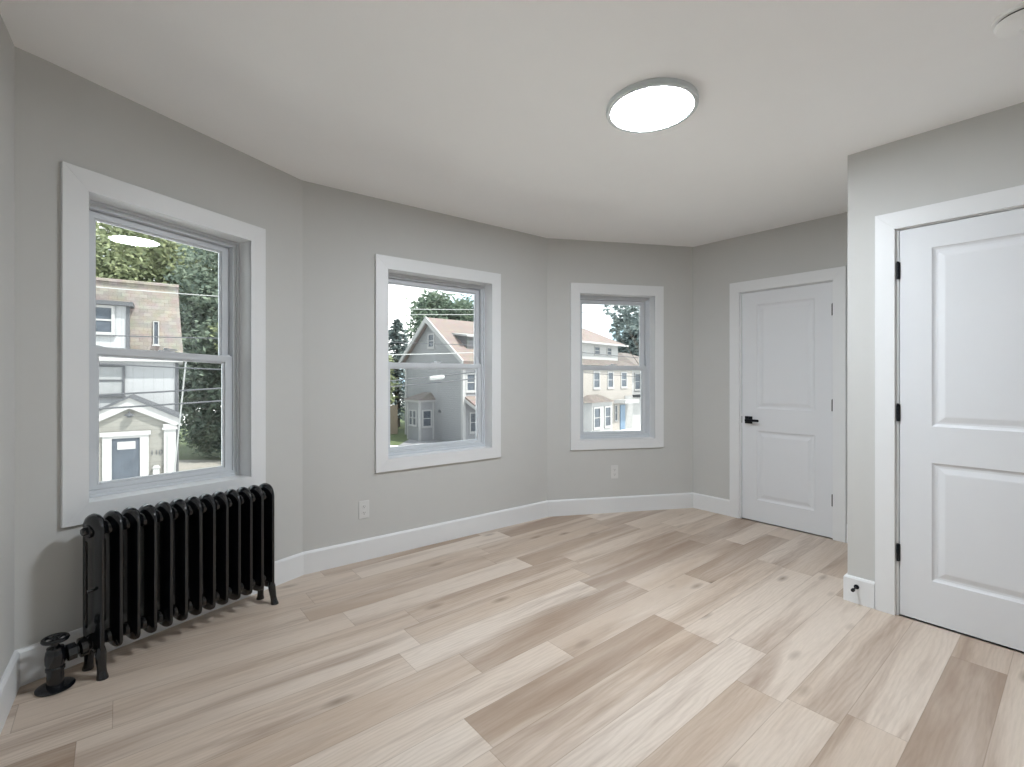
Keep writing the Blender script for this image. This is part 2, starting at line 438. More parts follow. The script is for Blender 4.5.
# ------------------------------------------------------------------ windows
def window(k):
    P, d, a, c, fr, st = WINS[k]; w = (c-a)/2; z0 = WIN_Z[0]
    W = frame(P, d, (a+c)/2, z0)
    root = struct(empty('window_%d' % k, W))
    H = WIN_Z[1]-z0; iz0, iz1 = IN_Z[0]-z0, IN_Z[1]-z0; iw = w-CW
    mb = MB()                                             # four mitred flat boards
    o = [(-w, 0), (w, 0), (w, H), (-w, H)]; i = [(-iw, iz0), (iw, iz0), (iw, iz1), (-iw, iz1)]
    for q in range(4):
        j = (q+1) % 4; g = 0.0004
        mb.prism([o[q], o[j], i[j], i[q]], -0.019, 0.0, 'y')
    mb.build('casing', M['trim'], root, bevel=0.0012)
    MB().ring((-iw-JT, iw+JT, iz0-JT, iz1+JT), (-iw, iw, iz0, iz1), -0.012, 0.10).build('jamb', M['trim'], root)
    # vinyl frame with inner stops
    mb = MB(); fi = (-iw+fr, iw-fr, iz0+0.030, iz1-0.032)
    mb.ring((-iw-0.004, iw+0.004, iz0-0.004, iz1+0.004), fi, 0.10, 0.192)
    mb.ring((-iw, iw, iz0, iz1), (-iw+fr*0.45, iw-fr*0.45, iz0+0.014, iz1-0.014), 0.088, 0.1005)
    mb.build('window_frame', M['vinyl'], root, bevel=0.0018)
    zm = 1.378-z0                                          # top of the meeting rail
    def sash(name, za, zb, y0, y1, top, bot, st=st):
        e = 0.003
        mb = MB(); outer = (fi[0]+e, fi[1]-e, za, zb); inner = (fi[0]+st, fi[1]-st, za+bot, zb-top)
        mb.ring(outer, inner, y0, y1)
        bead = 0.009
        mb.ring((inner[0]-0.001, inner[1]+0.001, inner[2]-0.001, inner[3]+0.001), (inner[0]+bead, inner[1]-bead, inner[2]+bead, inner[3]-bead), y0+0.008, y1-0.006)
        s_ = mb.build(name, M['vinyl'], root, bevel=0.002)
        MB().box(inner[0]+0.002, inner[1]-0.002, (y0+y1)/2-0.002, (y0+y1)/2+0.002, inner[2]+0.002, inner[3]-0.002).build('glass_pane', M['glass'], s_)
        return s_
    sash('upper_sash', zm-0.042, fi[3]-0.002, 0.134, 0.162, 0.030, 0.036, st)
    lo = sash('lower_sash', fi[2]+0.001, zm, 0.103, 0.132, 0.036, 0.022)
    mb = MB()                                              # cam lock: base, round cam, thumb lever
    mb.box(-0.034, 0.034, 0.106, 0.130, zm, zm+0.006)
    mb.lathe([(0.013, 0), (0.013, 0.011), (0.010, 0.014), (0, 0.014)], (0, 0.118, zm+0.005), n=16)
    mb.prism([(-0.004, zm+0.010), (0.046, zm+0.008), (0.052, zm+0.014), (-0.004, zm+0.018)], 0.111, 0.122)
    mb.build('sash_lock', M['vinyl'], lo, bevel=0.001)
    for sx in (-1, 1):
        MB().prism([(sx*(iw-fr-0.075), zm), (sx*(iw-fr-0.012), zm), (sx*(iw-fr-0.012), zm+0.008), (sx*(iw-fr-0.045), zm+0.006)], 0.108, 0.126).build('tilt_latch', M['vinyl'], lo)
    return root
for k in (1, 2, 3): window(k)

# ------------------------------------------------------------------ doors
def door_leaf(w, h, panels, t=0.035):
    """moulded two-panel leaf, front face at y=0, x 0..w, z 0..h"""
    mb = MB(); bm = mb.bm
    xs = sorted({0, w, *[p[0] for p in panels], *[p[1] for p in panels]}); zs = sorted({0, h, *[p[2] for p in panels], *[p[3] for p in panels]})
    for i in range(len(xs)-1):
        for k in range(len(zs)-1):
            cx, cz = (xs[i]+xs[i+1])/2, (zs[k]+zs[k+1])/2
            if any(p[0] < cx < p[1] and p[2] < cz < p[3] for p in panels): continue
            mb.quad((xs[i], 0, zs[k]), (xs[i+1], 0, zs[k]), (xs[i+1], 0, zs[k+1]), (xs[i], 0, zs[k+1]))
    for x0, x1, z0, z1 in panels:
        steps = [(0, 0), (0.006, 0.006), (0.014, 0.010), (0.024, 0.0105), (0.030, 0.009), (0.050, 0.0025), (0.056, 0.002)]
        prev = None
        for ins, dep in steps:
            r = [(x0+ins, dep, z0+ins), (x1-ins, dep, z0+ins), (x1-ins, dep, z1-ins), (x0+ins, dep, z1-ins)]
            if prev:
                for q in range(4): mb.quad(prev[q], prev[(q+1) % 4], r[(q+1) % 4], r[q])
            prev = r
        mb.quad(*prev)
    mb.quad((0, t, 0), (w, t, 0), (w, t, h), (0, t, h))
    for p, q in (((0, 0), (w, 0)), ((w, 0), (w, h)), ((w, h), (0, h)), ((0, h), (0, 0))):
        mb.quad((p[0], 0, p[1]), (q[0], 0, q[1]), (q[0], t, q[1]), (p[0], t, p[1]))
    bmesh.ops.remove_doubles(bm, verts=bm.verts[:], dist=1e-5)
    return mb
def door(n, P, d, s0, s1, top, hinge_side, hz, casing_top, handle=None):
    W = frame(P, d, s0, 0.0); root = struct(empty('door_%d' % n, W)); w = s1-s0
    st = 0.130
    panels = [(st, w-st, 0.225, 0.832), (st, w-st, 1.018, 1.937)] if n == 2 else [(st, w-st, 0.192, 0.800), (st, w-st, 0.996, 1.906)]
    leaf_top = top-0.003
    l = door_leaf(w-0.004, leaf_top-0.007, [(a, c, z0-0.007, z1-0.007) for a, c, z0, z1 in panels]).build('leaf', M['door'], root)
    l.matrix_world = W @ Matrix.Translation((0.002, 0.006, 0.007))
    left = -0.020 if hinge_side == 'right' else -0.018
    mb = MB()                                                 # jamb lining with stop
    jl, jr, jt = -0.022, w+0.006, top+0.008
    if n == 2: jl = -0.020
    mb.box(jl-0.002, -0.0015, 0.0, 0.10, 0, jt+0.002); mb.box(w+0.002, jr+0.004, 0.0, 0.10, 0, jt+0.002); mb.box(jl, jr, 0.0, 0.10, top, jt+0.004)
    mb.build('door_jamb', M['trim'], root)
    cw = 0.086; mb = MB()
    x0, x1 = -0.014, w+0.004; zt = top+0.006
    mb.prism([(x0-cw, 0), (x0, 0), (x0, zt), (x0-cw, casing_top)], -0.019, 0.0)
    mb.prism([(x1, 0), (x1+cw, 0), (x1+cw, casing_top), (x1, zt)], -0.019, 0.0)
    mb.prism([(x0, zt), (x1, zt), (x1+cw, casing_top), (x0-cw, casing_top)], -0.019, 0.0)
    mb.build('casing', M['trim'], root, bevel=0.0012)
    hx = w if hinge_side == 'right' else -0.004
    for z in hz:
        mb = MB()
        mb.box(hx-0.009, hx+0.009, 0.0015, 0.008, z-0.045, z+0.045)
        for q in range(5):
            mb.lathe([(0.0064, 0), (0.0064, 0.0172)], (hx, -0.003, z-0.0445+q*0.0178), n=12)
        mb.lathe([(0.004, 0), (0.006, 0.003), (0, 0.007)], (hx, -0.003, z+0.0445), n=12)
        mb.build('hinge', M['black'], root, smooth=40)
    if handle:
        hs, hzc = handle; x = hs-s0
        hd = MB().box(x-0.032, x+0.032, -0.004, 0.0065, hzc-0.032, hzc+0.032).build('door_handle', M['black'], root, bevel=0.003)
        mb = MB(); mb.lathe([(0.011, 0), (0.011, 0.045)], (x, -0.002, hzc), (0, -1, 0), 16)
        mb.build('spindle', M['black'], hd, smooth=40)
        MB().box(x-0.012, x+0.105, -0.054, -0.040, hzc-0.011, hzc+0.011).build('lever', M['black'], hd, bevel=0.004)
        MB().box(-0.003, 0.0035, 0.0045, 0.02, hzc-0.03, hzc+0.03).build('latch_plate', M['black'], root)
    return root
door(1, D, dR, DOOR1[0], DOOR1[1], DOOR1[2], 'right', (0.303, 1.048, 1.80), 2.122, (0.531, 0.89))
door(2, E, dW, DOOR2[0], DOOR2[1], DOOR2[2], 'left', (0.335, 1.081, 1.839), 2.152)

# ------------------------------------------------------------------ radiator under the left window
def radiator():
    S0, NS, pitch = 0.164, 13, 0.0643
    W = frame(A, dAB, S0, 0.0)
    root = empty('radiator', W, label='black cast-iron column radiator standing on four feet under the large left window', cat='radiator')
    yc = -0.155; zt = 0.595; zb = 0.122; rc = 0.048
    def outline(yo, r, z0, z1, sq=1.0):
        """upright loop in the y-z plane: round head, straight sides, flatter foot"""
        pts = []; n = 14
        for i in range(n+1):
            a = math.pi*i/n; pts.append((yo-math.cos(a)*r, z1+math.sin(a)*r))
        for i in range(1, 7): pts.append((yo+r, z1+(z0-z1)*i/7))
        for i in range(n+1):
            a = math.pi*i/n; pts.append((yo+math.cos(a)*r, z0-math.sin(a)*r*sq))
        for i in range(1, 7): pts.append((yo-r, z0+(z1-z0)*i/7))
        return pts
    outer = outline(yc, 0.070, zb, zt, 0.5)
    prof = [(0.0, 0.0036), (0.03, 0.0062), (0.07, 0.0080), (0.12, 0.0095), (0.30, 0.0150), (0.55, 0.0180), (0.80, 0.0165), (0.94, 0.0150), (1.0, 0.0140)]
    for q in range(NS):
        x = (q+0.5)*pitch; mb = MB(); n = len(outer); sides = []
        inner = outline(yc+0.040, 0.0115 if q == 0 else 0.007, 0.195, 0.535)
        for sg in (-1, 1):
            rings = []
            for t_, h in prof:
                rings.append([mb.bm.verts.new((x+sg*max(h, 0.0285*max(0.0, (o_[1]-zt)/0.070)**0.6*(math.sqrt(1-(1-min(1, t_/0.34))**2) if t_ < 0.5 else max(0, 1.6-1.6*t_))), o_[0]+(i_[0]-o_[0])*t_, o_[1]+(i_[1]-o_[1])*t_)) for o_, i_ in zip(outer, inner)])
            for ra, rb in zip(rings, rings[1:]):
                for k in range(n): mb.bm.faces.new([ra[k], ra[(k+1) % n], rb[(k+1) % n], rb[k]])
            sides.append(rings)
        for e in (0, -1):
            ra, rb = sides[0][e], sides[1][e]
            for k in range(n): mb.bm.faces.new([ra[k], ra[(k+1) % n], rb[(k+1) % n], rb[k]])
        for z, r in ((zt+0.006, 0.030), (zb+0.016, 0.026)):              # hubs joining section to section
            h0 = -0.018 if q == 0 else -pitch*0.5
            mb.lathe([(r*0.86, h0), (r, h0*0.88), (r*1.15, 0), (r, pitch*0.44), (r*0.86, pitch*0.5)], (x, yc, z), (1, 0, 0), 20)
        mb.build('section', M['iron'], root, smooth=60)
    for q in (0, NS-1):
        x = (q+0.5)*pitch; fx = 0.0 if q == 0 else 0.006
        for sy in (-1, 1):
            yy = yc + sy*rc - 0.002
            mb = MB()
            prof = [(0.125, 0.014, 0.0), (0.100, 0.020, 0.0), (0.070, 0.0185, 0.003), (0.040, 0.0165, 0.007), (0.020, 0.0175, 0.011), (0.006, 0.021, 0.014), (0.0, 0.021, 0.015)]
            rings = []
            for z, r, out in prof:
                rings.append([mb.bm.verts.new((x+fx*(1-z/0.115)*1.5 + r*math.cos(2*math.pi*k/16)*0.95, yy+sy*out + r*math.sin(2*math.pi*k/16), z)) for k in range(16)])
            for a_, b_ in zip(rings, rings[1:]):
                for k in range(16): mb.bm.faces.new([a_[k], a_[(k+1) % 16], b_[(k+1) % 16], b_[k]])
            mb.bm.faces.new(rings[0]); mb.bm.faces.new(rings[-1][::-1])
            mb.build('foot', M['iron'], root, smooth=50)
    mb = MB()                                                # blanking plug, hexagonal head
    mb.lathe([(0.030, 0), (0.030, 0.006), (0.026, 0.010)], (0.012, yc, zt+0.004), (-1, 0, 0), 24)
    mb.lathe([(0.016, 0.008), (0.016, 0.022), (0.012, 0.025), (0, 0.025)], (0.012, yc, zt+0.004), (-1, 0, 0), 6)
    mb.build('plug', M['iron'], root, smooth=30)
    mb = MB()                                                # small air vent on the end section
    mb.lathe([(0.005, 0), (0.005, 0.012), (0.007, 0.013), (0.007, 0.020), (0, 0.022)], (0.016, yc-0.03, 0.36), (-1, 0, 0), 10)
    mb.build('air_vent', M['iron'], root, smooth=40)
    # supply valve with round handwheel, union and floor flange
    vx = -0.086; vy = yc+0.022; pz = zb+0.004
    mb = MB()
    mb.lathe([(0.027, 0.002), (0.026, 0.07), (0.030, 0.072), (0.030, 0.082), (0.026, 0.086), (0.031, 0.10), (0.032, 0.125), (0.029, 0.145), (0.026, 0.150), (0.026, 0.160), (0.015, 0.164), (0.012, 0.168), (0.012, 0.182), (0, 0.183)], (vx, vy, 0), n=28)
    v = mb.build('valve', M['iron'], root, smooth=35)
    mb = MB().lathe([(0.0, 0.002), (0.060, 0.002), (0.060, 0.005), (0.050, 0.011), (0.032, 0.013), (0.0, 0.013)], (vx, vy, 0), n=32)
    mb.build('floor_flange', M['iron'], v, smooth=35)
    mb = MB()
    mb.lathe([(0.018, 0.028), (0.018, 0.040)], (vx, vy, pz-0.008), (1, 0, -0.0), 16)
    mb.lathe([(0.020, 0.030), (0.034, 0.034), (0.034, 0.060), (0.022, 0.064)], (vx, vy, pz-0.008), (1, -0.06, 0.05), 8)
    mb.lathe([(0.021, 0.055), (0.021, 0.070), (0.038, 0.074), (0.038, 0.094), (0.026, 0.098), (0.026, 0.112)], (vx, vy, pz-0.008), (1, -0.06, 0.05), 16)
    mb.build('union', M['iron'], v, smooth=30)
    mb = MB(); hz = 0.192
    mb.tube([(vx+0.036*math.cos(2*math.pi*k/28), vy+0.036*math.sin(2*math.pi*k/28), hz) for k in range(28)], 0.0075, 8, close=True)
    for k in range(4):
        a = 2*math.pi*k/4+0.4
        mb.tube([(vx+0.006*math.cos(a), vy+0.006*math.sin(a), hz-0.002), (vx+0.034*math.cos(a), vy+0.034*math.sin(a), hz)], 0.005, 6)
    mb.lathe([(0.010, -0.012), (0.011, 0.004), (0.006, 0.009), (0, 0.010)], (vx, vy, hz), n=14)
    mb.build('handwheel', M['iron'], v, smooth=40)
    return root
radiator()

# ------------------------------------------------------------------ outlets, door stop
def outlet(P, d, s, z, label):
    W = frame(P, d, s, z); root = empty('wall_outlet', W, label=label, cat='outlet', group='wall outlets above the baseboard')
    MB().box(-0.037, 0.037, -0.006, 0.0, -0.062, 0.062).build('cover_plate', M['plate'], root, bevel=0.003)
    for zc in (-0.022, 0.022):
        mb = MB(); pts = [(0.0165*math.cos(a), zc+0.0165*math.sin(a)*0.86) for a in [2*math.pi*k/20 for k in range(20)]]
        r = mb.prism(pts, -0.008, -0.004).build('receptacle', M['plate'], root)
        mb = MB(); mb.box(-0.0072, -0.0048, -0.0084, -0.0078, zc-0.001, zc+0.008); mb.box(0.0048, 0.0072, -0.0084, -0.0078, zc-0.001, zc+0.007)
        mb.lathe([(0.0026, 0), (0.0026, 0.0006)], (0, -0.0078, zc-0.008), (0, -1, 0), 10)
        mb.build('slot', M['slot'], r)
    return root
outlet(B, dBC, 0.401, 0.350, 'white duplex wall outlet under the middle window, left of its centre')
outlet(C, dCD, 0.656, 0.378, 'white duplex wall outlet directly below the smallest right-hand window')

W = frame(E, dW, 0.047, 0.094)
root = empty('door_stop', W @ Matrix.Translation((0, -BT, 0)), label='small black peg door stop screwed to the baseboard beside the closet door', cat='door stop')
MB().lathe([(0.013, 0), (0.013, 0.003), (0.010, 0.006), (0.006, 0.007)], (0, 0, 0), (0, -1, 0), 18).build('mount', M['black'], root, smooth=35)
MB().lathe([(0.0045, 0.005), (0.0045, 0.060)], (0, 0, 0), (0, -1, 0), 12).build('stem', M['black'], root, smooth=35)
MB().lathe([(0.006, 0.055), (0.0095, 0.058), (0.0095, 0.070), (0.007, 0.074), (0, 0.074)], (0, 0, 0), (0, -1, 0), 16).build('tip', M['black'], root, smooth=35)

# ------------------------------------------------------------------ ceiling light and smoke detector
LX, LY = 0.648, 2.209
root = empty('ceiling_light', Matrix.Translation((LX, LY, CEIL)), label='round flush LED ceiling light, glowing white with a thin grey rim', cat='ceiling light')
MB().lathe([(0.204, 0.0), (0.206, -0.004), (0.206, -0.022), (0.2035, -0.027), (0.187, -0.027), (0.184, -0.023), (0, -0.023)], n=72).build('housing', M['rim'], root, smooth=35)
MB().lathe([(0, -0.0232), (0.183, -0.0232), (0.182, -0.0250), (0, -0.0255)], n=72).build('diffuser', M['lamp'], root, smooth=35)

root = empty('smoke_detector', Matrix.Translation((1.775, 1.655, CEIL)), label='round white smoke detector on the ceiling above the closet door', cat='smoke detector')
MB().lathe([(0.074, 0), (0.074, -0.010), (0.070, -0.012), (0.0, -0.012)], n=48).build('mounting_ring', M['detector'], root, smooth=35)
MB().lathe([(0.061, -0.012), (0.061, -0.021), (0, -0.021)], n=48).build('vent_gap', M['slot'], root, smooth=35)
mb = MB().lathe([(0.067, -0.020), (0.069, -0.025), (0.064, -0.038), (0.050, -0.044), (0, -0.045)], n=48)
mb.build('cover', M['detector'], root, smooth=30)
MB().lathe([(0.011, -0.044), (0.011, -0.048), (0, -0.049)], (0.02, 0.012, 0), n=20).build('test_button', M['detector'], root, smooth=35)

# the old house has settled: floor, wall and ceiling rise a few centimetres toward the left corner
bpy.context.view_layer.update()
done = set()
for o in [x for x in COL.objects if x.type == 'MESH']:
    if o.data.name in done: continue
    done.add(o.data.name)
    mw = o.matrix_world
    if o.name.startswith('wall_') or o.name.startswith('baseboard_'):
        if o.name.split('.')[0] in ('wall_front_left', 'wall_left', 'baseboard_front_left', 'baseboard_left', 'wall_front', 'baseboard_front'):
            bm = bmesh.new(); bm.from_mesh(o.data)
            for k in range(1, 16):                        # cross cuts so that the wall can follow the slope
                Lx = max(v.co.x for v in bm.verts)
                bmesh.ops.bisect_plane(bm, geom=bm.verts[:]+bm.edges[:]+bm.faces[:], plane_co=(Lx*k/16 if 'left' not in o.name or 'front' in o.name else Lx*(1-k/40), 0, 0), plane_no=(1, 0, 0))
            bm.to_mesh(o.data); bm.free()
    for v in o.data.vertices:
        p = mw @ v.co
        r = (Vector((p.x, p.y)) - A).length
        if r < 1.334: v.co.z += 0.047*(1-r/1.334)

# ------------------------------------------------------------------ the street outside
GZ = -3.3
M['asphalt'] = mat('pale_pavement', (0.72, 0.72, 0.70), 0.9, var=0.15, vscale=1.5)
M['shaded_road'] = mat('shaded_asphalt', (0.15, 0.15, 0.16), 0.9, var=0.15, vscale=1.5)
M['grass'] = mat('grass', (0.052, 0.072, 0.023), 0.95, var=0.35, vscale=2.0)
M['concrete'] = mat('concrete', (0.203, 0.193, 0.174), 0.9, var=0.1, vscale=2)
M['white_ext'] = mat('exterior_white_paint', (0.268, 0.268, 0.268), 0.6)
M['white_panel'] = siding_mat('white_vertical_siding', (0.256, 0.262, 0.272), 0.30, 'X', 0.86)
M['beige_siding'] = siding_mat('greige_clapboard', (0.164, 0.161, 0.147), 0.16)
M['grey_siding'] = siding_mat('grey_clapboard', (0.183, 0.186, 0.197), 0.15, dark=0.85)
M['cream_siding'] = siding_mat('cream_clapboard', (0.236, 0.219, 0.203), 0.16, dark=0.85)
M['tan_shingle'] = shingle_mat('tan_shingle', (0.190, 0.168, 0.148), (0.250, 0.225, 0.200))
M['red_shingle'] = shingle_mat('reddish_shingle', (0.165, 0.130, 0.118), (0.200, 0.160, 0.146))
M['grey_shingle'] = shingle_mat('grey_shingle', (0.098, 0.098, 0.105), (0.125, 0.125, 0.131))
M['brown_shingle'] = shingle_mat('brown_shingle', (0.120, 0.103, 0.094), (0.150, 0.128, 0.116))
M['dark_trim'] = mat('dark_roof_edge', (0.052, 0.055, 0.062), 0.7)
M['curtain'] = mat('pale_curtain', (0.203, 0.210, 0.216), 0.8, var=0.12, vscale=6)
M['blue_door'] = mat('blue_door_paint', (0.085, 0.137, 0.203), 0.5)
M['fence'] = mat('tan_wood_fence', (0.203, 0.161, 0.118), 0.8, var=0.15)
M['bark'] = mat('bark', (0.052, 0.039, 0.030), 0.95, var=0.3)
M['wire'] = mat('wire_sheath', (0.033, 0.036, 0.043), 0.6)
M['pale_wire'] = mat('pale_sheath', (0.236, 0.243, 0.243), 0.6)
M['pole'] = mat('weathered_pole', (0.092, 0.076, 0.062), 0.95, var=0.2)
M['leaf_light'] = leaf_mat('light_leaves', (0.16, 0.195, 0.12), (0.32, 0.35, 0.20))
M['leaf_mid'] = leaf_mat('mid_leaves', (0.10, 0.14, 0.11), (0.18, 0.225, 0.16))
M['leaf_dark'] = leaf_mat('dark_leaves', (0.11, 0.145, 0.125), (0.20, 0.24, 0.18))  # greens paled and greyed so the colour carries some haze
M['leaf_haze'] = leaf_mat('hazy_blue_leaves', (0.12, 0.155, 0.16), (0.19, 0.225, 0.215))  # haze painted in: leaf colour pushed pale and blue
M['stone'] = mat('pale_stone', (0.203, 0.203, 0.203), 0.8, var=0.25, vscale=5)

MB().box(-120, 120, -60, 140, GZ-0.4, GZ).build('ground', M['asphalt'])
struct(bpy.data.objects['ground'])
struct(MB().box(-26, -12.2, 20.5, 60, GZ-0.05, GZ+0.03).build('lawn', M['grass']))
struct(MB().box(-22, -10.5, 22.5, 25.8, GZ-0.05, GZ+0.05).build('driveway', M['concrete']))
struct(MB().box(-7.5, 6, 25, 90.0, GZ-0.05, GZ+0.015).build('shaded_road', M['shaded_road']))  # dark asphalt patch, its colour standing in for grey-blue shadow on the ground
struct(MB().box(-30, -7.5, 31.5, 70, GZ-0.05, GZ+0.02).build('yard', M['grass']))

def ext_frame(P, d, z=GZ): return frame(Vector(P), Vector(d), 0, z)
def house_window(root, x0, x1, z0, z1, y=0.0, trim=0.09, frame_mat='white_ext', pane='screen_glass', rail=True, face='y', cur=False):
    """casing with sill, meeting rail and a pane as a sub-part; face 'y' looks to -y, 'x' looks to +x"""
    mb = MB()
    mb.ring((x0-trim, x1+trim, z0-trim, z1+trim), (x0, x1, z0, z1), -0.05, 0.02)
    if rail: mb.box(x0, x1, -0.03, 0.01, (z0+z1)/2-0.03, (z0+z1)/2+0.03)
    mb.box(x0-trim-0.03, x1+trim+0.03, -0.09, 0.0, z0-trim-0.05, z0-trim)
    pm = MB().box(x0, x1, -0.005, 0.012, z0, z1)
    R = Matrix.Identity(4) if face == 'y' else Matrix.Rotation(math.pi/2, 4, 'Z')
    Tm = Matrix.Translation((0, y, 0)) if face == 'y' else Matrix.Translation((y, 0, 0))
    for q in (mb, pm): bmesh.ops.transform(q.bm, matrix=Tm @ R, verts=q.bm.verts[:])
    w = mb.build('window', M[frame_mat], root)
    pm.build('pane', M['curtain' if cur else pane], w)
    return w

# --- house across the street, seen through the left window
H1 = empty('house', ext_frame((-12.725, 16.25), (0.82, 0.57)), label='white house with tan shingled mansard roof and gabled entry porch, outside the left window', cat='house')
MB().box(-7, 1.05, 1.5, 7.5, 0, 5.15).build('wall', M['white_panel'], H1)
MB().box(0.97, 1.07, 1.46, 1.58, 0, 5.1).build('corner_board', M['dark_trim'], H1)
mb = MB(); mb.box(-7.2, 1.22, 1.15, 7.7, 5.12, 5.42); mb.build('eave', M['white_ext'], H1)
MB().prism([(-7.1, 5.42), (1.22, 5.42), (1.04, 8.03), (-7.1, 8.03)], 1.75, 7.4).build('roof', M['tan_shingle'], H1)
MB().box(-7.1, 1.08, 1.66, 7.5, 8.0, 8.10).build('roof_edge', M['tan_shingle'], H1)
dm = MB(); dm.box(-3.2, -0.42, 1.2, 2.6, 5.55, 7.1); dm.build('dormer', M['white_panel'], H1)
MB().box(-3.4, -0.26, 0.95, 2.7, 7.08, 7.22).build('dormer_roof', M['dark_trim'], H1)
MB().box(-0.46, -0.36, 1.15, 1.3, 5.5, 7.1).build('dormer_corner', M['dark_trim'], H1)
house_window(H1, -1.85, -0.86, 6.13, 6.98, 1.18)
house_window(H1, -1.5, -0.58, 3.95, 4.92, 1.47, 0.06, 'dark_trim', cur=True)
house_window(H1, 0.32, 0.44, 5.8, 6.62, 1.73, 0.03, rail=False)
# porch
pr = MB(); pr.prism([(-1.42, 0), (0.95, 0), (0.95, 2.95), (-0.275, 3.6), (-1.42, 2.95)], 0.0, 1.5); pr.build('porch', M['beige_siding'], H1)
mb = MB()
for sx in (-1, 1):
    mb.prism([(-0.275, 3.50), (-0.275, 3.86), (-0.275+sx*1.40, 3.12), (-0.275+sx*1.40, 2.90), (-0.275+sx*1.24, 2.86)], -0.14, 0.06)
mb.build('gable_trim', M['white_ext'], H1)
mb = MB()
for sx in (-1, 1):
    mb.prism([(-0.275, 3.86), (-0.275, 3.94), (-0.275+sx*1.46, 3.16), (-0.275+sx*1.42, 3.08)], -0.22, 1.55)
mb.build('porch_roof', M['dark_trim'], H1)
for x in (-1.55, 0.66):
    mb = MB(); mb.box(x, x+0.34, -0.1, 0.2, 0, 2.72); mb.box(x+0.1, x+0.24, -0.13, 0.0, 0.3, 2.6); mb.box(x-0.05, x+0.39, -0.15, 0.2, 2.72, 2.80); mb.box(x-0.02, x+0.36, -0.12, 0.2, 2.80, 2.92)
    mb.build('pilaster', M['white_ext'], H1)
mb = MB(); mb.ring((-0.98, 0.24, 0.0, 2.60), (-0.74, 0.0, 0.02, 2.50), -0.07, 0.02); mb.box(-1.04, 0.30, -0.11, 0.02, 2.58, 2.72)
dfr = mb.build('entry_door', M['white_ext'], H1)
MB().box(-0.74, 0.0, -0.02, 0.01, 0.02, 2.5).build('door_glass', M['screen_glass'], dfr)
MB().box(-0.60, -0.12, -0.03, -0.018, 2.12, 2.38).build('notice_sheet', M['white_ext'], dfr)
mb = MB(); mb.lathe([(0.02, 0.14), (0.03, 0.08), (0.13, 0.03), (0.14, 0.0), (0.08, 0.0), (0.06, -0.06), (0, -0.07)], (-0.275, -0.14, 3.26), n=16)
mb.build('porch_lamp', M['dark_trim'], H1, smooth=35)
txt = bpy.data.curves.new('house_number', 'FONT'); txt.body = '110'; txt.size = 0.24; txt.extrude = 0.01; txt.align_x = 'CENTER'
tob = bpy.data.objects.new('house_number_text', txt); COL.objects.link(tob); bpy.context.view_layer.update()
me = bpy.data.meshes.new_from_object(tob.evaluated_get(bpy.context.evaluated_depsgraph_get())); bpy.data.objects.remove(tob)
me.materials.append(M['dark_trim']); nb = bpy.data.objects.new('house_number', me); COL.objects.link(nb); nb.parent = H1
nb.matrix_local = Matrix.Translation((0.45, -0.02, 1.86)) @ Matrix.Rotation(math.pi/2, 4, 'X')
mb = MB(); mb.box(0.36, 0.54, -0.16, 0.0, 1.08, 1.42); mb.prism([(0.33, 1.42), (0.57, 1.42), (0.52, 1.50), (0.38, 1.50)], -0.19, 0.0)
mbx = mb.build('mailbox', M['white_ext'], H1)

# --- grey gabled house, seen through the middle window
H2 = empty('house', ext_frame((-3.27, 31.7), (0.67, -0.74)), label='grey clapboard gabled house with reddish roof, outside the middle window', cat='house')
MB().prism([(-7.55, 0), (0, 0), (0, 5.75), (-4.0, 8.6), (-7.55, 5.75)], 0.0, 6.0).build('wall', M['grey_siding'], H2)
for sx, ex, nm in ((-1, -8.1, 'red_shingle'), (1, 0.5, 'red_shingle')):
    mb = MB(); ez = 5.45
    mb.prism([(-4.05, 8.66), (-4.05, 8.88), (ex, ez+0.14), (ex, ez-0.06)], -0.35, 6.3)
    mb.build('roof', M[nm], H2)
mb = MB()
for sx, ex in ((-1, -8.1), (1, 0.5)):
    mb.prism([(-4.05, 8.50), (-4.05, 8.92), (ex, 5.62), (ex, 5.30)], -0.42, -0.30)
mb.build('rake_board', M['white_ext'], H2)
for x in (-7.6, -0.16): MB().box(x, x+0.22, -0.06, 0.18, 0, 5.6).build('corner_board', M['white_ext'], H2)
house_window(H2, -4.2, -3.55, 6.75, 7.6, 0, 0.12)
MB().box(-5.23, -3.53, -1.2, 0.0, 0, 2.87).build('bay', M['grey_siding'], H2)
for x, y in ((-5.25, -1.22), (-3.66, -1.22), (-3.66, -0.12)): MB().box(x, x+0.15, y, y+0.15, 0, 2.8).build('corner_board', M['white_ext'], H2)
MB().box(-5.4, -3.36, -1.38, 0.0, 2.75, 2.90).build('bay_fascia', M['white_ext'], H2)
mb = MB(); v = [(-5.5, -1.48, 2.9), (-3.26, -1.48, 2.9), (-3.26, 0.0, 2.9), (-5.5, 0.0, 2.9), (-4.9, 0.0, 3.42), (-3.9, 0.0, 3.42)]
mb.poly([v[0], v[1], v[5], v[4]]); mb.poly([v[1], v[2], v[5]]); mb.poly([v[0], v[4], v[3]]); mb.poly([v[3], v[4], v[5], v[2]]); mb.poly([v[0], v[3], v[2], v[1]])
bmesh.ops.remove_doubles(mb.bm, verts=mb.bm.verts[:], dist=1e-4); mb.build('bay_roof', M['brown_shingle'], H2)
house_window(H2, -4.85, -4.50, 1.12, 2.1, -1.2, 0.07); house_window(H2, -4.34, -3.99, 1.12, 2.1, -1.2, 0.07)
house_window(H2, -0.90, -0.28, 1.05, 2.1, -3.53, 0.09, face='x')
MB().lathe([(0.10, 0), (0.10, 0.12), (0, 0.14)], (-2.72, 0, 2.13), (0, -1, 0), 12).build('vent_hood', M['dark_trim'], H2)
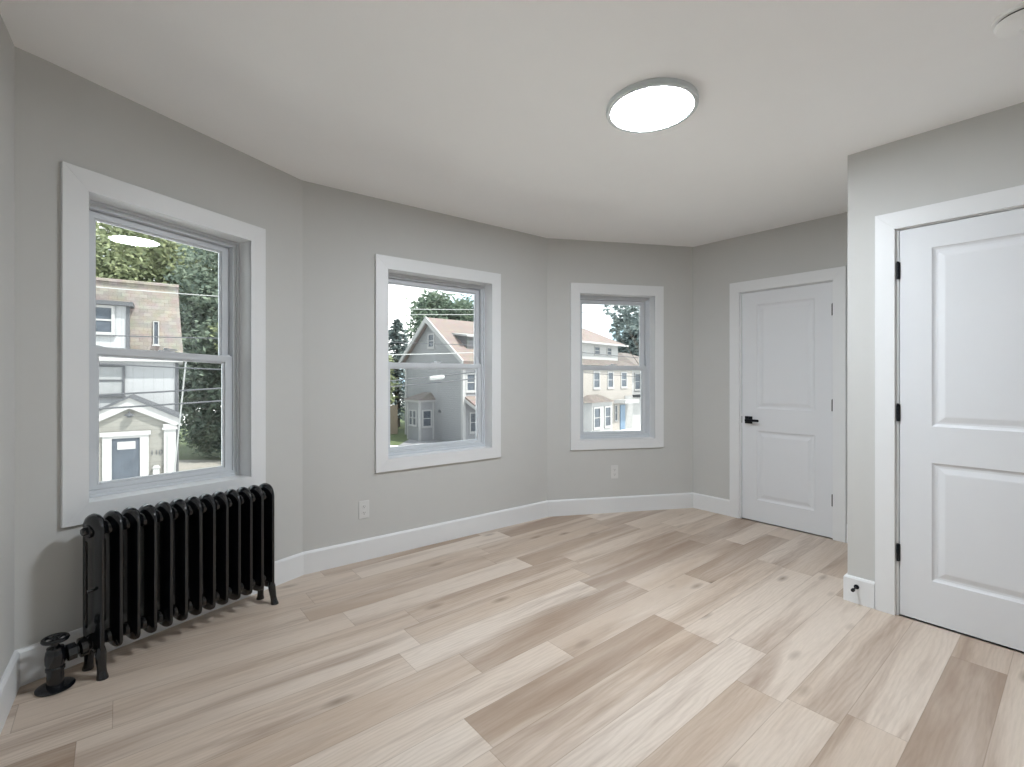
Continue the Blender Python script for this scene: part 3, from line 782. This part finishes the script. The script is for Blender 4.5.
house_window(H2, 0.34, 0.95, 3.65, 4.7, 0.0, 0.12, face='x'); house_window(H2, 0.62, 1.25, 0.85, 2.05, 0.0, 0.10, face='x')
MB().prism([(0.0, 3.25), (1.5, 2.55), (1.5, 2.42), (0.0, 3.08)], 0.14, 3.6, 'y').build('porch_roof', M['red_shingle'], H2)
MB().prism([(0.0, 3.10), (1.55, 2.42), (1.55, 2.28), (0.0, 2.90)], 0.08, 0.16, 'y').build('porch_trim', M['white_ext'], H2)
MB().prism([(-2.6, 7.6), (-0.75, 7.35), (-0.75, 6.2), (-2.2, 7.0)], 0.9, 5.0, 'y').build('dormer', M['grey_shingle'], H2)
MB().prism([(-2.7, 7.75), (-0.55, 7.45), (-0.55, 7.33), (-2.7, 7.6)], 0.75, 5.2, 'y').build('dormer_roof', M['white_ext'], H2)

# --- cream house with hipped roof, seen through the right window
def hip(mb, x0, x1, y0, y1, z0, z1, ins, insy=None):
    iy = ins if insy is None else insy
    a = [(x0, y0, z0), (x1, y0, z0), (x1, y1, z0), (x0, y1, z0)]; c = [(x0+ins, y0+iy, z1), (x1-ins, y0+iy, z1), (x1-ins, y1-iy, z1), (x0+ins, y1-iy, z1)]
    for q in range(4): mb.quad(a[q], a[(q+1) % 4], c[(q+1) % 4], c[q])
    mb.quad(*c); mb.quad(*a[::-1]); bmesh.ops.remove_doubles(mb.bm, verts=mb.bm.verts[:], dist=1e-4)
    return mb
H3 = empty('house', ext_frame((5.154, 36.0), (0.66, 0.75)), label='cream three-storey house with brown hipped roof, outside the right window', cat='house')
MB().box(-0.6, 8.4, 0, 6, 0, 5.5).build('wall', M['cream_siding'], H3)
hip(MB(), -1.0, 8.8, -0.4, 6.4, 5.45, 6.15, 1.5).build('skirt_roof', M['brown_shingle'], H3)
MB().box(-0.3, 7.1, 0.7, 5.4, 5.5, 7.3).build('attic_wall', M['white_ext'], H3)
hip(MB(), -0.8, 7.8, 0.1, 6.0, 7.28, 8.75, 3.0, 2.6).build('roof', M['red_shingle'], H3)
MB().box(-0.85, 7.85, 0.05, 0.15, 7.18, 7.32).build('eave', M['white_ext'], H3)
for a, c in ((3.23, 3.98), (5.26, 5.89)): house_window(H3, a, c, 6.45, 6.98, 0.7, 0.08)
for a, c in ((1.96, 2.75), (4.15, 4.92), (6.43, 7.27)): house_window(H3, a, c, 3.72, 4.88, 0.0, 0.12)
MB().prism([(-0.55, 0.0), (0.1, -1.0), (3.1, -1.0), (4.2, 0.0)], 0, 2.62, 'z').build('bay', M['white_ext'], H3)
mb = MB(); v = [(-0.8, 0.0, 2.62), (0.0, -1.25, 2.62), (3.2, -1.25, 2.62), (4.5, 0.0, 2.62), (1.0, 0.0, 3.15), (2.6, 0.0, 3.15)]
for f in ((0, 1, 4), (1, 2, 5, 4), (2, 3, 5), (3, 0, 4, 5), (0, 3, 2, 1)): mb.poly([v[k] for k in f])
bmesh.ops.remove_doubles(mb.bm, verts=mb.bm.verts[:], dist=1e-4); mb.build('bay_roof', M['brown_shingle'], H3)
for a, c in ((0.35, 1.15), (1.95, 2.7)): house_window(H3, a, c, 0.75, 2.15, -1.02, 0.12, cur=False)
MB().prism([(5.0, 2.35), (7.6, 2.35), (7.4, 2.62), (5.2, 2.62)], -1.1, 0.0).build('door_canopy', M['white_ext'], H3)
MB().box(6.16, 7.0, -0.06, 0.0, 0, 2.15).build('front_door', M['blue_door'], H3)
MB().box(7.02, 8.42, -0.04, 0.0, 0, 2.9).build('stone_facing', M['stone'], H3)
house_window(H3, 5.30, 5.62, 0.9, 2.1, 0.0, 0.07)

H4 = empty('house', ext_frame((5.154+0.66*9.3, 36.0+0.75*9.3), (0.66, 0.75)), label='pale house with an upper balcony right of the cream house, in the right window', cat='house')
MB().box(0, 9, 0.6, 9, 0, 5.4).build('wall', M['white_ext'], H4)
hip(MB(), -0.3, 9.3, -0.3, 9.3, 5.4, 7.0, 4.0, 4.0).build('roof', M['brown_shingle'], H4)
MB().box(0, 9, -0.5, 0.6, 2.7, 2.9).build('balcony', M['dark_trim'], H4)
mb = MB(); mb.box(0, 9, -0.5, -0.44, 3.7, 3.78)
for k in range(31): mb.box(k*0.3, k*0.3+0.05, -0.5, -0.45, 2.9, 3.7)
mb.build('balcony_railing', M['white_ext'], H4)
house_window(H4, 0.8, 1.8, 3.4, 4.8, 0.6, 0.1)

# --- fence left of the grey house
fr_ = empty('fence', ext_frame((-9.9, 37.5), (0.95, 0.1)), label='tan board fence at the left edge of the middle window, beside the grey house', cat='fence')
mb = MB()
for k in range(44): mb.box(-5.3+k*0.14, -5.3+k*0.14+0.13, 0, 0.03, 0, 2.3+0.04*(k % 2))
mb.build('boards', M['fence'], fr_)
MB().box(-5.3, 0.86, 0.03, 0.09, 1.2, 1.3).build('rail', M['fence'], fr_)

# --- trees and shrubs: leaves as one foliage part, a trunk with forks
def tree(name, x, y, blobs, n, size, leaf, label, trunk_r=0.22, seed=1, cat='tree', group=None, flat=0.0):
    rnd = random.Random(seed); root = empty(name, Matrix.Translation((x, y, GZ)), label=label, cat=cat, group=group)
    verts = []; faces = []
    tot = sum(b[3]**2*b[4] for b in blobs)
    for bx, by, bz, r, rz in blobs:
        cnt = int(n*(r*r*rz)/tot)
        # clusters on the crown's surface, leaves round each cluster
        ncl = max(8, cnt//26)
        for c_ in range(ncl):
            u_ = rnd.uniform(-1, 1); a = rnd.uniform(0, 2*math.pi); q = math.sqrt(1-u_*u_); k = rnd.uniform(0.30, 1.02)
            cx_, cy_, cz_ = bx+r*k*q*math.cos(a), by+r*k*q*math.sin(a), bz+rz*k*u_
            cr = r*0.22
            for l_ in range(26):
                p = Vector((cx_+rnd.gauss(0, cr*0.6), cy_+rnd.gauss(0, cr*0.6), cz_+rnd.gauss(0, cr*0.5)))
                d1 = Vector((rnd.gauss(0, 1), rnd.gauss(0, 1), rnd.gauss(0, 0.6))).normalized(); d2 = d1.cross(Vector((rnd.gauss(0, 1), rnd.gauss(0, 1), rnd.gauss(0, 1)))).normalized()
                s_ = size*rnd.uniform(0.6, 1.3); i = len(verts)
                verts += [p-d1*s_, p+d2*s_*0.5, p+d1*s_, p-d2*s_*0.5]; faces.append((i, i+1, i+2, i+3))
    me = bpy.data.meshes.new('foliage'); me.from_pydata([tuple(v) for v in verts], [], faces); me.materials.append(M[leaf])
    o = bpy.data.objects.new('foliage', me); COL.objects.link(o); o.parent = root
    mb = MB(); top = max(b[2] for b in blobs)
    mb.tube([(0, 0, 0), (0.05, 0.02, top*0.3), (-0.04, 0.05, top*0.6), (0.02, 0, top*0.95)], [trunk_r*1.25, trunk_r, trunk_r*0.8, trunk_r*0.35], 8)
    for bx, by, bz, r, rz in blobs[:6]:
        if abs(bx)+abs(by) > 0.2:
            mb.tube([(0, 0, top*0.35), (bx*0.5, by*0.5, (top*0.45+bz)*0.5), (bx, by, bz)], [trunk_r*0.6, trunk_r*0.4, trunk_r*0.15], 6)
    mb.build('trunk', M['bark'], root, smooth=60)
    return root
def conifer(name, x, y, h, r, leaf, label, seed=3, z0=1.0):
    rnd = random.Random(seed); root = empty(name, Matrix.Translation((x, y, GZ)), label=label, cat='tree')
    verts = []; faces = []
    for k in range(36):
        t_ = k/35; z = z0+(h-z0)*t_; rr = r*(1-t_)**0.8+0.1
        for b_ in range(9):
            a = rnd.uniform(0, 2*math.pi); ln = rr*rnd.uniform(0.7, 1.1)
            for s_ in range(16):
                f_ = s_/15; p = Vector((math.cos(a)*ln*f_, math.sin(a)*ln*f_, z-0.25*ln*f_+0.12*ln*f_*f_+rnd.gauss(0, 0.04)))
                d1 = Vector((math.cos(a+rnd.gauss(0, 0.9)), math.sin(a+rnd.gauss(0, 0.9)), rnd.gauss(0, 0.35))).normalized()*0.36; d2 = d1.cross(Vector((rnd.gauss(0, 1), rnd.gauss(0, 1), 1))).normalized()*0.11
                i = len(verts); verts += [p-d1*0.2, p+d2, p+d1, p-d2]; faces.append((i, i+1, i+2, i+3))
    me = bpy.data.meshes.new('foliage'); me.from_pydata([tuple(v) for v in verts], [], faces); me.materials.append(M[leaf])
    o = bpy.data.objects.new('foliage', me); COL.objects.link(o); o.parent = root
    MB().tube([(0, 0, 0), (0, 0, h*0.5), (0, 0, h*0.98)], [0.28, 0.18, 0.03], 8).build('trunk', M['bark'], root, smooth=60)
    return root
tree('tree', -23.6, 30.0, [(0, 0, 10.2, 4.6, 4.6), (3.8, 0.5, 10.6, 3.4, 3.8), (-4.0, 0, 9.6, 4.0, 4.2), (1.2, -0.5, 13.8, 3.9, 3.2)], 34000, 0.17, 'leaf_light',
     'broad yellow-green leafy tree rising behind the tan mansard roof, outside the left window', seed=11)
tree('tree', -16.2, 27.0, [(0, 0, 6.0, 2.6, 3.6), (1.6, 0.3, 8.6, 2.4, 2.6), (-0.4, 0.4, 10.0, 2.4, 2.8), (2.2, -0.2, 3.6, 2.0, 2.6), (-1.4, 0.4, 2.6, 1.9, 2.4), (0.8, 0.2, 2.2, 1.9, 2.0), (-2.0, 0.5, 5.4, 1.6, 2.4), (-2.2, 0.5, 8.2, 1.6, 2.0), (-3.1, 0.6, 6.6, 1.6, 2.4), (-3.0, 0.6, 4.0, 1.6, 2.2)], 34000, 0.16, 'leaf_dark',
     'tall dark green tree right of the white house, outside the left window', seed=12)
tree('tree', -13.2, 25.2, [(0, 0, 5.6, 1.5, 1.2), (-1.4, 0.2, 6.6, 1.3, 1.0), (0.9, 0.4, 4.6, 1.2, 1.0)], 9000, 0.14, 'leaf_light',
     'lighter young tree at the right edge of the left window', seed=13, trunk_r=0.12)
tree('shrub', -14.2, 24.8, [(0, 0, 0.8, 0.8, 0.8), (0.7, 0.1, 1.1, 0.7, 0.9), (-1.2, 1.6, 1.3, 1.1, 1.2), (-2.6, 1.8, 1.4, 1.2, 1.3), (0.6, 1.5, 1.2, 1.0, 1.1)], 9000, 0.12, 'leaf_dark', 'low wide dark shrub beside the driveway, seen at the lower right of the left window', seed=14, trunk_r=0.05, cat='shrub')
conifer('conifer', -10.4, 43.0, 9.6, 4.0, 'leaf_haze', 'haze-tinted conifer with drooping branches left of the grey gabled house')
tree('tree', -8.0, 54.0, [(0, 0, 9.5, 3.6, 3.4), (3.6, 0, 10.0, 3.4, 3.2), (-1.0, 0.5, 12.2, 2.8, 2.0), (6.0, 0, 9.6, 3.4, 3.8)], 30000, 0.24, 'leaf_mid',
     'large mid-green tree towering behind the grey gabled house', seed=21, trunk_r=0.3)
tree('tree', -11.6, 40.5, [(0, 0, 3.4, 1.6, 1.9), (0.3, 0.3, 5.2, 1.3, 1.4), (-1.2, 0.1, 4.4, 1.3, 1.6)], 10000, 0.17, 'leaf_light',
     'small yellow-green tree above the tan fence, at the left edge of the middle window', seed=22, trunk_r=0.1)
tree('tree', 4.9, 14.2, [(-1.25, 0, 6.75, 0.55, 0.32), (-1.75, 0.1, 6.6, 0.42, 0.28), (-1.5, 0, 6.2, 0.36, 0.26), (-1.15, 0.1, 6.35, 0.4, 0.4), (-1.75, 0.2, 5.95, 0.2, 0.2), (0.1, 0.1, 7.4, 1.1, 0.8)], 3600, 0.075, 'leaf_haze',
     'near tree with sparse leafy branches hanging across the top of the right window', seed=31, trunk_r=0.03)
tree('tree', 17.5, 60.0, [(0, 0, 9.5, 4.0, 4.5), (-2.5, 0.3, 7.0, 3.0, 3.5), (3.5, 0, 8.5, 4.0, 4.5)], 20000, 0.30, 'leaf_haze',
     'soft green tree far behind the cream house, outside the right window', seed=32, trunk_r=0.3)

# --- overhead wires along the street
def at(px, py, z): return Vector(((px-512)/475.0*z, z, EYE+(376.5-py)*z/475.0))
def wire(p, q, r, label, ext=(0.6, 0.8), m_='wire', sag=0.03, name='overhead_wire'):
    d = q-p; a = p-d*ext[0]; c = q+d*ext[1]; pts = []
    for k in range(13):
        t_ = k/12; w_ = a.lerp(c, t_); w_.z += sag*((2*t_-1)**2-0.35); pts.append(w_)
    o = MB().tube(pts, r, 6).build(name, M[m_], smooth=60)
    return tag(o, label, 'cable', 'overhead wires outside the windows')
w1 = [(287, 296, 0.010, 'pale_wire', 'pale thin wire high across the mansard roof, outside the left window'),
      (335, 338, 0.012, 'wire', 'dark wire just above the meeting rail of the left window'),
      (363.5, 369, 0.016, 'wire', 'dark wire just below the meeting rail of the left window'),
      (394.8, 388, 0.020, 'wire', 'thick dark cable over the porch gable, upper of two, left window'),
      (408.5, 400.6, 0.020, 'wire', 'thick dark cable over the porch gable, lower of two, left window')]
for ya, yb, r, m_, lab in w1: wire(at(98.8, ya, 9.0), at(219, yb, 11.0), r, lab, m_=m_)
w2 = [(308.7, 309.5, 0.012, 'pale_wire', 'pale thin wire crossing the treetops in the middle window'),
      (314, 314.5, 0.012, 'pale_wire', 'second pale wire close beneath the top one in the middle window'),
      (342, 345, 0.012, 'wire', 'dark thin wire crossing the attic gable in the middle window'),
      (354.6, 352.5, 0.018, 'pale_wire', 'pale cable just above the meeting rail of the middle window'),
      (380.8, 372, 0.022, 'wire', 'thick dark cable below the meeting rail of the middle window, upper of two'),
      (386.6, 378.7, 0.022, 'wire', 'thick dark cable below the meeting rail of the middle window, lower of two')]
for ya, yb, r, m_, lab in w2: wire(at(390, ya, 16.0), at(475, yb, 18.0), r, lab, (0.45, 0.35), m_)
w3 = [(312.4, 317, 0.014, 'wire', 'dark wire across the pale sky in the right window'),
      (352.6, 357.8, 0.014, 'wire', 'dark wire in front of the attic windows of the cream house'),
      (372.5, 376.7, 0.014, 'wire', 'dark wire in front of the upper windows of the cream house')]
for ya, yb, r, m_, lab in w3: wire(at(583, ya, 20.0), at(640, yb, 21.0), r, lab, (0.4, 0.4), m_)
p = at(437, 377.5, 17.0)
mb = MB(); q = (at(475, 374, 18.0)-at(390, 383, 16.0)).normalized()
mb.lathe([(0.0, -0.30), (0.05, -0.29), (0.075, -0.24), (0.075, 0.24), (0.05, 0.29), (0.0, 0.30)], p, q, 14)
mb.lathe([(0.085, -0.16), (0.085, -0.12)], p, q, 14); mb.lathe([(0.085, 0.12), (0.085, 0.16)], p, q, 14)
tag(mb.build('cable_splice', M['pale_wire'], smooth=40), 'white cylindrical splice case hanging on the cables in the middle window', 'splice case')
g0, g1 = at(184, 379, 14.0), at(176, 457, 15.0)
o = MB().tube([g0+(g0-g1)*0.3, g0, g1, g1+(g1-g0)*0.35], 0.022, 6).build('guy_wire', M['pale_wire'], smooth=60)
tag(o, 'pale slanted guy wire beside the porch, outside the left window', 'cable')
